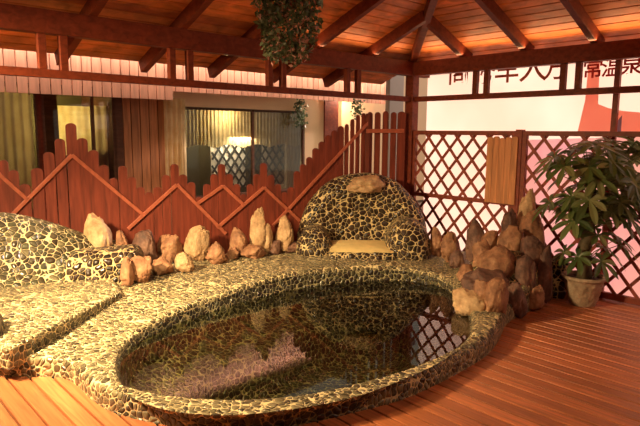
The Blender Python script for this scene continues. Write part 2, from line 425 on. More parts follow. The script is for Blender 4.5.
# hip rafter
b = MB(); RH = .115; 
p0 = rp('L', -.2, -.2, -.055); p1 = V((AP.x, AP.y, roofz(SP/2)-.055)); b.bar(p0, p1, .075, .13)
tag(b.build('hip_rafter', M['beam'], bevel=.004), 'sloping hip rafter rising from the corner post towards the ridge', 'rafter')
def rafter(side, s, lab):
    b = MB(); i1 = min(s, SP-s, SP/2)-.03
    b.bar(rp(side, s, -OH+.02 if side == 'L' else -.12, -RH/2), rp(side, s, i1, -RH/2), .065, RH)
    o = b.build('rafter', M['beam'], bevel=.004); tag(o, lab, 'rafter', 'rafters under the %s roof slope' % ('left' if side == 'L' else 'right'))
for s, lab in ((.78, 'short rafter on the left roof slope, nearest the corner post'), (1.62, 'rafter on the left slope just right of the hanging plant'),
               (2.42, 'rafter on the left slope hidden partly behind the hanging plant'), (3.17, 'dark rafter on the left slope, left of the hanging plant'), (3.93, 'darkest rafter on the left slope, near the top left of the photo')):
    rafter('L', s, lab)
for s, lab in ((.72, 'short rafter on the right slope, nearest the corner post'), (1.46, 'long rafter on the right slope, second from the corner post'), (2.17, 'rafter on the right slope above the potted tree'), ):
    rafter('R', s, lab)

# ------------------------------------------------------------------ lattice wall
ZL = 1.60; ZM = .84
def lattice(s0, s1, lab, skip=None):
    t = thing('lattice_fence', lab, 'lattice', 'lattice panels along the right wall')
    for z, h, nm in ((ZL, .05, 'top_rail'), (ZM, .045, 'middle_rail'), (.045, .06, 'bottom_rail')):
        b = MB(); b.bar(wp('R', s0, 0, z), wp('R', s1, 0, z), .05, h); b.build(nm, M['lattice'], t, bevel=.003)
    for s in (s0+.02, s1-.02):
        b = MB(); b.bar(wp('R', s, -.001, .02), wp('R', s, -.001, ZL+.02), .05, .05, V((*dR, 0))); b.build('stile', M['lattice'], t, bevel=.003)
    b = MB(); w, h = .205, .25; sl = h/w
    s_a, s_b, z_a, z_b = s0+.02, s1-.02, .05, ZL
    for sg in (1, -1):
        k = -20
        while k < 40:
            # line: z = z_a + sg*sl*(s - sk)
            sk = s_a+k*w
            pts = []
            for s in (s_a, s_b):
                z = z_a+sg*sl*(s-sk)
                pts.append((s, z))
            (x0, y0), (x1, y1) = pts
            # clip in z
            def clip(x0, y0, x1, y1):
                lo, hi = 0, 1; dy = y1-y0
                ta, tb = (z_a-y0)/dy, (z_b-y0)/dy
                if ta > tb: ta, tb = tb, ta
                lo = max(0, ta); hi = min(1, tb)
                return lo, hi
            lo, hi = clip(x0, y0, x1, y1)
            if hi-lo > .02:
                P = lambda t_: wp('R', x0+(x1-x0)*t_, .011*sg, y0+(y1-y0)*t_)
                b.bar(P(lo), P(hi), .032, .012, V((*nR, 0)))
            k += 1
    b.build('lattice_slats', M['lattice'], t)
lattice(.05, 1.42, 'wooden lattice panel between the corner post and the rock pile')
lattice(1.50, 3.6, 'wooden lattice panel behind the potted tree')
b = MB(); b.bar(wp('R', 1.46, 0, 0), wp('R', 1.46, 0, ZL+.04), .075, .075, V((*dR, 0)))
tag(b.build('lattice_post', M['lattice'], bevel=.004), 'dark wooden post between the two lattice panels', 'post')
# banner frame post
b = MB(); b.bar(wp('R', 2.36, .09, -.05), wp('R', 2.36, .09, 2.45), .05, .05, V((*dR, 0)))
tag(b.build('banner_post', M['lattice'], bevel=.004), 'thin upright post between the lattice and the banner above the potted tree', 'post')
# hanging plank board
t = thing('plank_board', 'upright tan board of vertical planks with wavy top fixed on the lattice', 'board')
sA, zA = on_wall(487, 140, 'R', -.06); sB, zB = on_wall(514, 205, 'R', -.06)
n = 5
for i in range(n):
    w = (sB-sA)/n; cs = sA+w*(i+.5); b = MB(); pts = []
    top = zA+.01*math.sin(i*2.1)
    for k in range(7):
        a = math.pi*k/6; pts.append(wp('R', cs+w*.49*math.cos(a), -.055, top+.012+.022*math.sin(a)))
    pts += [wp('R', cs-w*.49, -.055, zB+.0), wp('R', cs+w*.49, -.055, zB+.0)]
    b.extrude(pts, V((*nR, 0))*.02); b.build('plank', M['tan'], t, bevel=.002)

# ------------------------------------------------------------------ banner
BO = .28
t = thing('banner', 'large glowing translucent banner with Chinese lettering behind the lattice wall', 'banner')
b = MB(); ns, nz = 30, 8; s0, s1, z0, z1 = .02, 5.6, -.05, 2.41
vs = []; fs = []
for i in range(ns+1):
    for j in range(nz+1):
        s = s0+(s1-s0)*i/ns; z = z0+(z1-z0)*j/nz
        vs.append(wp('R', s, BO+.006*math.sin(s*2.7+z), z))
for i in range(ns):
    for j in range(nz):
        a = i*(nz+1)+j; fs.append((a, a+nz+1, a+nz+2, a+1))
b.add(vs, fs); b.build('sheet', M['banner'], t, smooth=True)
def bp(u, v, off=.0): 
    s, z = on_wall(u, v, 'R', BO-.012-off); return wp('R', s, BO-.012-off, z)
def decal(name, px, mat, off=0):
    b = MB(); b.extrude([bp(u, v, off) for u, v in px], V((*nR, 0))*.001); return b.build(name, mat, t)
decal('pink_print', [(524, 140), (660, 136), (660, 330), (524, 285)], M['bpink'])
decal('red_print', [(589, 60), (600, 60), (598, 104), (608, 108), (623, 111), (660, 114), (660, 136), (577, 134), (585, 101)], M['bred'], .003)
decal('blue_print', [(622, 115), (621, 132), (608.5, 133)], M['bblue'], .006)
for ch, ua, ub, vb, mt in (('商', 448, 469, 81.5, 'btext'), ('務', 474, 494, 80.5, 'btext'), ('车', 495, 518, 79.5, 'btext'), ('人', 520, 546, 78, 'btext'), ('方', 543, 566, 76.5, 'btext'),
                       ('常', 583, 602, 74.5, 'btext2'), ('温', 602, 621, 73, 'btext2'), ('泉', 621, 642, 71.5, 'btext2')):
    sa, za = on_wall(ua, vb, 'R', BO-.02); sb, zb = on_wall(ub, vb, 'R', BO-.02)
    cu = bpy.data.curves.new('lettering', 'FONT'); cu.body = ch; cu.size = (sb-sa)*1.12; cu.extrude = .001; cu.offset = .0032; cu.resolution_u = 6; cu.align_x = 'CENTER'
    to = bpy.data.objects.new('tmp', cu); COL.objects.link(to)
    bpy.context.view_layer.update()
    me = bpy.data.meshes.new_from_object(to.evaluated_get(bpy.context.evaluated_depsgraph_get()))
    bpy.data.objects.remove(to)
    zmin = min((v.co.y for v in me.vertices), default=0)
    ox = wp('R', (sa+sb)/2, BO-.022, (za+zb)/2-zmin-.035)
    mat = Matrix(((dR.x, 0, -nR.x, ox.x), (dR.y, 0, -nR.y, ox.y), (0, 1, 0, ox.z), (0, 0, 0, 1)))
    me.transform(mat)
    o = bpy.data.objects.new('lettering', me); COL.objects.link(o); me.materials.clear(); me.materials.append(M[mt]); o.parent = t

# ------------------------------------------------------------------ picket fence
PK = [(-45, 165), (-36, 150), (-26, 138), (-16, 142), (-6, 150), (3, 160), (13, 170), (24, 184), (37, 168), (49, 152), (59.5, 138.6), (70.5, 123), (82, 138), (93, 150), (104, 165), (113.5, 178), (122.5, 166), (131.5, 177), (140.5, 187), (149, 192), (157.5, 187), (166, 175), (174.5, 164), (183, 174.5), (191.5, 182), (199.5, 197), (207, 184), (214.3, 174), (221.7, 164), (229.3, 174), (236.8, 184), (243.8, 194), (250.3, 184), (256.7, 174), (263.7, 163), (271, 175), (278, 184), (284.7, 192), (291, 187), (297.2, 171), (303.5, 164), (309.7, 157), (316, 148), (322.2, 141.5), (328.5, 135), (334.9, 130), (341.2, 126), (347.2, 124), (353, 119), (358.5, 115), (364, 113), (370, 112), (378, 112), (386, 111), (394, 112), (402, 111.5)]
def on_fence(u, v, off=0):
    for i in (0, 1):
        a, b_ = FP[i], FP[i+1]; w = (b_-a).normalized(); n = V((w.y, -w.x)); n = -n if n.y > 0 else n
        d = ray(u, v); tt = (a.dot(n)+off)/(d.xy.dot(n)); P = d*tt; s = (P.xy-a).dot(w)
        if s <= (b_-a).length or i == 1: return V((P.x, P.y, P.z+H)), w, n
t = thing('picket_fence', 'red wooden picket fence with zigzag rounded tops behind the rocks', 'fence')
for i, (u, v) in enumerate(PK):
    P, w, n = on_fence(u, v)
    uL = u-(u-PK[i-1][0])/2 if i else u-5
    uR = u+(PK[i+1][0]-u)/2 if i+1 < len(PK) else u+4
    gap = .014 if 343 < u < 395 else .0005
    a = on_fence(uL, v)[0]; c = on_fence(uR, v)[0]
    hw = min(((c.xy-a.xy).length)/2, .12)-gap; hw = max(hw, .025)
    cx = (a.xy+c.xy)/2; top = P.z; b = MB(); pts = []
    for k in range(9):
        an = math.pi*k/8; q = cx+w*(hw*math.cos(an)); pts.append(V((q.x, q.y, top-.035+.035*math.sin(an))))
    for sgn in (-1, 1):
        q = cx+w*(hw*sgn); pts.append(V((q.x, q.y, .05)))
    b.extrude(pts, V((*-n, 0))*.022); b.build('picket', M['fence'], t, bevel=.003)
def ftrim(p, q, w_=.036, nm='diagonal_trim'):
    a, wv, n = on_fence(*p, .012); c, _, _ = on_fence(*q, .012)
    b = MB(); b.bar(a, c, .022, w_, V((0, 0, 1)) if abs((c-a).normalized().z) < .98 else V((1, 0, 0)))
    b.build(nm, M['trim'], t, bevel=.004)
for p, q in (((-50, 130), (28, 200)), ((5, 222), (72, 155)), ((72, 155), (143, 214.5)), ((128, 229), (177, 184.5)), ((177, 184.5), (226, 234)), ((197, 204), (223, 186)), ((223, 186), (244, 205)), ((217, 228), (264, 187.5)), ((264, 187.5), (300, 221)), ((273, 226), (369, 122))):
    ftrim(p, q)
ftrim((366, 131), (404, 131), .05, 'rail'); ftrim((366, 205), (404, 205), .05, 'rail')
a, w, n = on_fence(368, 112)
b = MB(); b.bar((a.x, a.y, .05), (a.x, a.y, a.z-.02), .05, .05, V((1, 0, 0))); b.build('fence_post', M['fence'], t, bevel=.003)

# ------------------------------------------------------------------ soft pebble-clad forms
def softbox(pts8, sub=3, parent=None, name='seat', mat=None, jit=.012, bev=.055):
    """rounded solid from 8 corner points (bottom 4 then top 4, both in ring order)"""
    b = bmesh.new(); vv = [b.verts.new(p) for p in pts8]
    for f in ((3, 2, 1, 0), (4, 5, 6, 7), (0, 1, 5, 4), (1, 2, 6, 5), (2, 3, 7, 6), (3, 0, 4, 7)): b.faces.new([vv[i] for i in f])
    bmesh.ops.recalc_face_normals(b, faces=b.faces)
    bmesh.ops.bevel(b, geom=list(b.edges), offset=bev, segments=4, profile=.5, affect='EDGES', clamp_overlap=True)
    bmesh.ops.triangulate(b, faces=[f for f in b.faces if len(f.verts) > 4])
    for _ in range(3): bmesh.ops.subdivide_edges(b, edges=[e for e in b.edges if e.calc_length() > .1], cuts=1, use_grid_fill=True)
    for v in b.verts:
        k = noise.noise(v.co*2.3)*jit*1.5; v.co += V((k, noise.noise(v.co*2.3+V((9, 0, 0)))*jit, noise.noise(v.co*2.3+V((0, 7, 0)))*jit))
    me = bpy.data.meshes.new(name); b.to_mesh(me); b.free(); me.shade_smooth()
    o = bpy.data.objects.new(name, me); COL.objects.link(o); me.materials.append(mat); o.parent = parent; return o
def surf(name, fn_, nu, nv, mat, parent, closed=False):
    vs = [fn_(i/nu, j/nv) for i in range(nu+1) for j in range(nv+1)]
    fs = [(i*(nv+1)+j, (i+1)*(nv+1)+j, (i+1)*(nv+1)+j+1, i*(nv+1)+j+1) for i in range(nu) for j in range(nv)]
    b = MB(); b.add(vs, fs); return b.build(name, mat, parent, smooth=True)

# left lounger clad in pebbles
t = thing('stone_lounger', 'pebble-clad stone lounge seat with sloping back at the left edge', 'stone seat')
sA = atz(8, 350, .23); sB = atz(122, 290, .29); sC = atz(112, 278, .29); sD = V((-3.6, 4.2, .25))
sD2 = V((-3.3, 3.5, .25))
b = MB()
def flat(p, z): return (p.x, p.y, z)
softbox([flat(sA, .08), flat(sB, .12), flat(sC, .12), flat(sD, .08)]+[flat(sA, .23), flat(sB, .29), flat(sC, .30), flat(sD, .28)], name='seat', mat=M['peb'], parent=t, bev=.022)
# backrest: swept profile from the right end leftwards
def back(u_, v_):
    # u_ along, v_ around profile
    x0, y0 = -1.78, 5.12; x1, y1 = -3.7, 4.15
    bx, by = x0+(x1-x0)*u_, y0+(y1-y0)*u_
    zt = .50+.36*sm(-.05, .5, u_)
    prof = [(-.10, .20), (-.02, .27), (.10, .42), (.20, .66), (.27, .86), (.34, .97), (.42, 1.0), (.52, .97), (.56, .8), (.58, .1)]
    k = v_*(len(prof)-1); i = min(int(k), len(prof)-2); f_ = k-i
    dd = prof[i][0]*(1-f_)+prof[i+1][0]*f_; zz = prof[i][1]*(1-f_)+prof[i+1][1]*f_
    nrm = V((-.42, .9)).normalized()
    q = V((bx, by))+nrm*dd
    z = .27+(zt-.27)*(zz-.27)/.73 if zz > .27 else zz
    return V((q.x, q.y, z+.012*noise.noise(V((q.x*3, q.y*3, z*3)))))
surf('backrest', back, 30, 36, M['peblounge'], t)
aA = atz(40, 296, .27); aB = atz(124, 287, .25)
ah = aty(80, 250, 5.0).z
softbox([V((aA.x-.02, 4.74, .15)), V((-1.56, 4.86, .15)), V((-1.66, 5.35, .15)), V((-2.3, 5.1, .15)), V((aA.x+.0, 4.82, ah-.02)), V((-1.62, 4.92, ah)), V((-1.70, 5.32, ah+.02)), V((-2.25, 5.05, ah+.02))], name='armrest', mat=M['pebbig'], parent=t, bev=.09)
softbox([V((-2.5, 3.5, .08)), V((-2.07, 3.56, .08)), V((-2.16, 3.8, .08)), V((-2.6, 3.8, .08)), V((-2.5, 3.52, .44)), V((-2.12, 3.57, .38)), V((-2.2, 3.78, .38)), V((-2.6, 3.78, .44))], name='armrest', mat=M['pebbig'], parent=t)

# corner alcove seat
t = thing('stone_throne', 'arched pebble-clad stone seat with two arms in the corner beside the fence', 'stone seat')
CX, CY = .50, 6.42
def shell(u_, v_):
    # dome facing the camera: u_ angle 0..pi, v_ from rim front to centre recess
    a = math.pi*u_
    # radial profile: back skirt, rim, front slope into recess
    pr = [(1.0, .22, .0), (1.03, .1, .0), (1.02, .0, 0), (.96, -.07, 0), (.86, -.10, 0), (.72, -.07, 0), (.5, -.02, 0), (.25, .0, 0), (0, .0, 0)]
    k = v_*(len(pr)-1); i = min(int(k), len(pr)-2); f_ = k-i; f_ = f_*f_*(3-2*f_)
    r = pr[i][0]*(1-f_)+pr[i+1][0]*f_; d = pr[i][1]*(1-f_)+pr[i+1][1]*f_
    ca, sa = math.cos(a), math.sin(a)
    rx = .75; rz = .91
    x = CX+rx*r*ca; z = .20+rz*r*max(sa, 0)**.85
    lean = .12*(z-.2)
    return V((x+.012*noise.noise(V((x*4, z*4, 0))), CY+d+lean+.0, z+.015*noise.noise(V((x*4, z*4, 5)))))
surf('backrest', shell, 48, 36, M['pebbig'], t)
def arm(cx, w, top, yb, yf, name='armrest'):
    def f_(u_, v_):
        y = yb+(yf-yb)*u_; end = math.sqrt(max(0, 1-max(0, (u_-.55)/.45)**2.2)); a = math.pi*(1-v_)
        x = cx+w*end*math.cos(a); z = .18+(top-.18)*(end**.7)*math.sin(a)**.75
        return V((x+.015*noise.noise(V((x*5, y*5, z*5))), y, z+.012*noise.noise(V((x*5, y*5, z*5+3)))))
    surf(name, f_, 20, 24, M['pebbig'], t)
arm(-.06, .21, .56, 6.5, 5.95); arm(.98, .26, .66, 6.5, 5.90)
softbox([V((.08, 5.88, .17)), V((.83, 5.88, .17)), V((.80, 6.45, .17)), V((.10, 6.45, .17)), V((.09, 5.92, .33)), V((.82, 5.92, .33)), V((.80, 6.45, .36)), V((.10, 6.45, .36))], name='seat', mat=M['pebbig'], parent=t, jit=.01)
# mortar pad on the seat top
def pad(u_, v_):
    x = .11+.69*u_; y = 5.93+.44*v_; e = (1-abs(2*u_-1)**4)*(1-abs(2*v_-1)**4)
    return V((x, y, .322+.035*e+.045*v_+.006*noise.noise(V((x*14, y*14, 0)))))
po = surf('seat_pad', pad, 20, 14, M['mortar'], t)

# ------------------------------------------------------------------ rocks
def rock(u0, u1, v0, v1, mat, label, group, y=None, point=0., seed=0, base=None, dep=.8, cat='rock'):
    """silhouette box in the photo; stands on the platform"""
    uc = (u0+u1)/2
    if y is None:
        z = .27
        for _ in range(6):
            p = atz(uc, v1, z); z = plat(p.x, p.y)
        y = p.y
        while fdist(p.x, p.y) < .30: 
            y -= .03; p = aty(uc, v1, y)
    w = (aty(u1, v0, y)-aty(u0, v0, y)).x/2
    y += w*.3
    ctr = aty(uc, (v0+v1)/2, y); zt = aty(uc, v0, y).z; zb = aty(uc, v1, y).z
    if base is None: zb = min(zb, plat(ctr.x, ctr.y)-.02)
    else: zb = min(zb, base)
    b = bmesh.new(); bmesh.ops.create_icosphere(b, subdivisions=5, radius=1)
    off = V((seed*3.1, seed*1.7, seed*.9))
    hh = (zt-zb)/2; hx = w; hy = max(.04, min(w*dep, .4))
    for v in b.verts:
        d = v.co.normalized()
        cr = noise.cell(d*1.6+off)
        r = 1+.34*noise.noise(d*1.2+off)+.16*noise.noise(d*2.4+off*2)+.09*noise.noise(d*5+off)+.045*noise.noise(d*10+off)-.10*abs(noise.noise(d*3.2+off))
        q = V([math.copysign(abs(c)**.82, c) for c in d])*r
        # slight faceting
        for fdir, lim in FAC[seed % len(FAC)]:
            k = q.dot(fdir)-lim
            if k > 0: q -= fdir*k*.55
        if q.z > -.3: k = (q.z+.3)/1.3; q.x *= 1-point*k*.36; q.y *= 1-point*k*.36
        else: q.x *= 1+.08*abs(q.z)
        v.co = q
    mx = max(v.co.x for v in b.verts); mn = min(v.co.x for v in b.verts); zx = max(v.co.z for v in b.verts); zn = min(v.co.z for v in b.verts)
    for v in b.verts:
        x = (v.co.x-(mx+mn)/2)/((mx-mn)/2); z = (v.co.z-(zx+zn)/2)/((zx-zn)/2)
        v.co = V((x*hx, v.co.y*hy, z*hh))
    me = bpy.data.meshes.new('rock'); b.to_mesh(me); b.free(); me.shade_smooth(); me.materials.append(mat)
    o = bpy.data.objects.new('rock', me); COL.objects.link(o); o.location = (ctr.x, ctr.y, (zt+zb)/2)
    tag(o, label, cat, group); return o
rnd = random.Random(3); FAC = []
for i in range(9):
    FAC.append([(V((rnd.uniform(-1, 1), rnd.uniform(-1, .2), rnd.uniform(-.4, 1))).normalized(), rnd.uniform(.7, .85)) for _ in range(6)])
GL = 'rocks set along the foot of the fence'
T_, B_, D_ = M['rtan'], M['rbrown'], M['rdark']
for i, (a, m, pt, lab) in enumerate([
    ((82, 113, 213, 252), T_, .75, 'tall tan pointed rock, largest standing by the left stone seat'),
    ((111, 131, 239, 262), B_, 0, 'round brown rock at the right foot of the tall tan pointed rock'),
    ((115, 130, 230, 243), B_, .1, 'small brown rock between the tall pointed rock and dark boulder'),
    ((131, 158, 230, 257), D_, 0, 'large dark brown flat-topped rock against the fence'),
    ((119, 134, 257, 286), B_, .1, 'narrow brown rock touching the arm of the left stone seat'),
    ((129, 153, 255, 283), B_, 0, 'rounded brown rock below the dark flat-topped rock'),
    ((156, 182, 234, 260), B_, .1, 'rough brown rock right of the dark flat-topped rock'),
    ((184, 210, 225, 257), T_, .1, 'upright egg-shaped tan rock beneath a low dip of the fence'),
    ((150, 173, 257, 275), B_, .2, 'low brown rock in front between dark rock and rough rock'),
    ((174, 194, 252, 273), T_, .1, 'low tan rock in front of the egg-shaped rock'),
    ((206, 227, 241, 264), B_, .8, 'small pyramid-shaped rock right of the egg-shaped tan rock'),
    ((228, 250, 227, 248), B_, .1, 'round brown rock left of the tall two-lobed rock'),
    ((249, 266, 207, 243), T_, .45, 'tall slender tan rock, highest of those near the right end'),
    ((260, 273, 223, 244), T_, .3, 'small rock leaning on the tall slender tan rock'),
    ((226, 239, 247, 259), B_, .1, 'tiny brown stone beside the small pyramid-shaped rock'),
    ((239, 266, 245, 258), B_, 0, 'flat reddish rock lying before the tall slender rock'),
    ((266, 282, 240, 253), D_, 0, 'dark low stone between the slender rock and the upright rock'),
    ((275, 294, 215, 242), T_, .35, 'upright tan rock beside the corner stone seat'),
    ((279, 303, 240, 251), D_, 0, 'flat dark slab under the upright rock by the corner seat'),
    ((63, 82, 234, 249), B_, 0, 'small rock behind the left stone seat next to the tall pointed rock'),
]):
    rock(*a, m, lab, GL, point=pt, seed={0: 44, 12: 50}.get(i, i))
rock(346, 388, 175, 193, T_, 'smooth cap stone on top of the arched corner seat', None, y=6.36, point=.75, seed=25, base=1.0, dep=.7)
GR = 'rocks piled in the corner by the lattice'
for i, (a, y, m, pt, lab) in enumerate([
    ((517, 538, 188, 240), 5.70, T_, .5, 'tall pale pointed rock at the very top of the right pile'),
    ((519, 546, 210, 262), 5.5, B_, .2, 'brown rock just below and right of the topmost pale rock'),
    ((500, 519, 208, 240), 5.6, D_, .1, 'dark rock at the pile top, left of the pale pointed rock'),
    ((498, 525, 225, 262), 5.35, B_, .1, 'round-topped brown rock in the middle of the pile'),
    ((481, 500, 230, 256), 5.5, B_, .1, 'smaller brown rock left of the round-topped middle rock'),
    ((466, 487, 218, 262), 5.65, D_, .3, 'tall dark upright rock on the left flank of the pile'),
    ((472, 493, 239, 272), 5.25, B_, .1, 'oval brown rock in front of the tall dark upright rock'),
    ((478, 521, 245, 285), 5.05, B_, .6, 'broad pointed brown rock at the centre of the pile'),
    ((519, 547, 235, 275), 5.2, D_, .2, 'dark shaded rock on the right flank under the brown rock'),
    ((514, 536, 255, 300), 4.98, D_, .2, 'dark angular rock low on the right side of the pile'),
    ((533, 554, 245, 304), 5.1, D_, .3, 'tall dark rock forming the right edge of the pile'),
    ((459, 512, 268, 305), 4.85, D_, .2, 'wide dark rock under the broad pointed brown rock'),
    ((474, 491, 280, 300), 4.62, B_, .1, 'small round stone between the two front rocks'),
    ((484, 509, 278, 321), 4.52, B_, .3, 'upright oval rock at the front of the pile by the deck'),
    ((453, 487, 289, 318), 4.6, T_, .2, 'broad low tan rock at the pool edge beside the oval rock'),
    ((505, 528, 282, 318), 4.75, D_, .1, 'dark rock at the deck edge right of the upright oval rock'),
    ((440, 462, 231, 262), 5.9, B_, .2, 'upright brown rock against the lattice near the corner seat'),
    ((429, 444, 226, 254), 6.1, B_, .4, 'slim brown rock closest to the corner seat arm'),
    ((449, 464, 250, 268), 5.7, D_, .1, 'small dark stone before the upright rock by the lattice'),
    ((457, 477, 264, 284), 5.3, B_, .1, 'flat brown stone at the back right pool edge'),
    ((526, 544, 285, 312), 4.95, B_, .1, 'brown rock at the deck edge low on the pile'),
]):
    rock(*a, m, lab, GR, y=y, point=pt, seed=i+30)
# pebble-clad stub behind the pot
p = aty(557, 300, 5.45)
b = MB(); b.lathe([(.0, 0), (.11, 0), (.115, .2), (.10, .34), (.05, .40), (.001, .41)], (p.x, p.y, 0), 20)
tag(b.build('pebble_pillar', M['pebbig'], smooth=True), 'short pebble-clad stub between the rock pile and the flower pot', 'pillar')

# ------------------------------------------------------------------ potted tree
PP = atz(585, 306, 0); PP = V((PP.x, PP.y+.06, 0))
t = thing('potted_tree', 'money tree with broad green leaves in a pot on the deck', 'potted plant')
t.location = PP
b = MB()
prof = [(.001, .0), (.11, 0), (.118, .02), (.135, .08), (.16, .18), (.172, .235), (.178, .25), (.196, .255), (.198, .28), (.18, .285), (.165, .27), (.16, .24)]
pf = []
for i in range(len(prof)-1):
    for k in range(4): pf.append((prof[i][0]+(prof[i+1][0]-prof[i][0])*k/4, prof[i][1]+(prof[i+1][1]-prof[i][1])*k/4))
pf.append(prof[-1]); b.lathe(pf, (0, 0, 0), 160)
for i, q in enumerate(b.v):
    x, y, z = q; a = math.atan2(y, x)
    if .03 < z < .23 and math.hypot(x, y) > .1:
        k = 1+.055*max(0, math.sin(a*13+(z*60 % 6.28 > 3.14)*1.5)*math.sin(z*70)); b.v[i] = (x*k, y*k, z)
po = b.build('pot', M['pot'], t, smooth=True)
po['label'] = 'embossed beige clay flower pot'
b = MB(); b.lathe([(.001, .255), (.165, .25)], (0, 0, 0), 24); b.build('soil', M['soil'], t)
b = MB()
tp = [(.0, 0, .24), (.0, .0, .36), (-.03, .01, .52), (.02, 0, .68), (-.01, 0, .85), (.02, .02, 1.0), (.0, 0, 1.12)]
b.tube(tp, [.072, .062, .058, .056, .052, .046, .03], 12)
b.tube([(x+.03*math.sin(i*1.5), y+.03*math.cos(i*1.5), z) for i, (x, y, z) in enumerate(tp)], [.04, .035, .033, .032, .03, .028, .02], 10)
tr = b.build('trunk', M['bark'], t, smooth=True)
def leaflet(b, base, d, up, L, Wd):
    d = d.normalized(); s = d.cross(up).normalized(); u = s.cross(d)
    vs = []; n = 6
    for i in range(n+1):
        f_ = i/n; w = Wd*math.sin(math.pi*min(1, f_*.92+.04))**.8*(.35+.65*f_) if f_ < .98 else 0.001
        c = base+d*(L*f_)-V((0, 0, 1))*(L*.35*f_*f_)
        vs += [c-s*w+u*w*.25, c, c+s*w+u*w*.25]
    fs = []
    for i in range(n):
        a = 3*i; fs += [(a, a+3, a+4, a+1), (a+1, a+4, a+5, a+2)]
    b.add(vs, fs)
rn = random.Random(11)
def palmate(b, bs, tip, R, k=6, L=.15, bt=None):
    """petiole from bs to tip with a fan of leaflets"""
    mid = (bs+tip)/2+V((0, 0, .03)); bt.tube([bs, mid, tip], [.006, .005, .004], 5)
    ax = (tip-bs).normalized(); ax = (ax+V((0, 0, .35))).normalized()
    x = ax.cross(V((.3, .1, 1))).normalized(); y = ax.cross(x)
    st = rn.random()*6
    for i in range(k):
        a = st+2*math.pi*i/k; d = x*math.cos(a)+y*math.sin(a)+ax*.35+V((0, 0, -.15))
        leaflet(b, tip, d, ax, L*rn.uniform(.8, 1.15), L*.23)
b = MB(); bt = MB()
toff = V((-.05, -.06, 0))
for i in range(62):
    ph = 2.4*i; zz = rn.uniform(-.36, .36); 
    rr = math.sqrt(max(0, 1-(zz/.42)**2)); R = rn.uniform(.2, .50)*rr+.05
    dirv = V((math.cos(ph), math.sin(ph)*.72, 0))
    tip = V((.08, -.07, 1.17+zz*1.02))+dirv*R
    tip.y = min(tip.y, .16)
    bs = V((0, 0, min(1.1, max(.7, tip.z-.15))))
    palmate(b, bs, tip, 1, 7, .185, bt)
for (x, y, z) in ((-.13, -.13, .48), (.05, -.2, .46), (.2, -.08, .5), (.12, -.05, .56), (-.2, 0, .5), (.22, -.12, .66), (0, -.2, .70), (.3, -.02, .58)):
    palmate(b, V((0, 0, .40)), V((x, y, z)), 1, 7, .16, bt)
for q_ in (b, bt):
    for i, q in enumerate(q_.v):
        P = PP+V(q); dd = (C-P.xy).dot(nR)
        if dd < .06: P2 = P.xy-nR*(.06-dd); q_.v[i] = (P2.x-PP.x, P2.y-PP.y, q[2])
b.build('foliage', M['leaf'], t); bt.build('leaf_stalks', M['leaf'], t)

# ------------------------------------------------------------------ hanging plant
hp = aty(287, 20, 3.7)
t = thing('hanging_plant', 'bushy trailing plant with pinkish leaves hanging from the ceiling', 'hanging plant')
def small_leaf(b, c, r_, sz):
    d = V((r_.gauss(0, 1), r_.gauss(0, 1), r_.gauss(-.3, 1))).normalized(); up = V((r_.gauss(0, 1), r_.gauss(0, 1), r_.gauss(0, 1))).normalized()
    s = d.cross(up).normalized(); u = s.cross(d)*.25
    b.add([c, c+d*sz*.4-s*sz*.34+u*sz*.3, c+d*sz, c+d*sz*.4+s*sz*.34+u*sz*.3], [(0, 1, 2), (0, 2, 3)])
gb = MB(); pb = MB(); vb = MB(); rn = random.Random(5)
zt = hp.z+.32; zb_ = aty(287, 58, 3.7).z
for i in range(2600):
    a = rn.uniform(0, 6.283); f_ = rn.random(); z = zb_+(zt-zb_)*f_
    Rm = .205*math.sqrt(max(.02, 1-(max(0, .55-f_)/.62)**2))*(1-.35*max(0, f_-.75)/.25)
    R = Rm*math.sqrt(rn.uniform(.25, 1.0))
    R *= 1+.12*math.sin(3*a+z*9)
    c = V((hp.x+R*math.cos(a), hp.y+R*math.sin(a), z+rn.gauss(0, .012)))
    pk = rn.random() < .10+.3*max(0, .35-f_)
    small_leaf(pb if pk else gb, c, rn, rn.uniform(.025, .045))
for i in range(22):
    a = rn.uniform(0, 6.28); R = rn.uniform(.08, .2); L = rn.uniform(.06, .16)
    p0 = V((hp.x+R*math.cos(a), hp.y+R*math.sin(a), zb_+.1)); p1 = p0+V((math.cos(a)*.02, math.sin(a)*.02, -L)); vb = MB(); vb.tube([p0, p1], [.002, .0015], 4); vb.build('stem', M['ivy'], t)
    for k in range(7): small_leaf(pb if rn.random() < .5 else gb, p0.lerp(p1, rn.random()), rn, .035)
gb.build('foliage', M['ivy'], t); o = pb.build('pink_foliage', M['ivyp'], t); o['label'] = 'pinkish leaves'
inn = (C-hp.xy).dot(nL); innr = (C-hp.xy).dot(nR); zc = roofz(min(inn, innr))
b = MB(); b.lathe([(.001, 0), (.09, .0), (.12, .12), (.125, .13), (.10, .12), (.001, .1)], (hp.x, hp.y, zt-.17), 20); b.build('basket', M['bark'], t, smooth=True)
b = MB()
for k in range(3):
    a = k*2.09; b.tube([(hp.x+.12*math.cos(a), hp.y+.12*math.sin(a), zt-.045), (hp.x, hp.y, zt+.18)], [.003, .003], 5)
b.tube([(hp.x, hp.y, zt+.18), (hp.x, hp.y, zc+.005)], [.003, .003], 5)
b.build('cord', M['grey'], t)

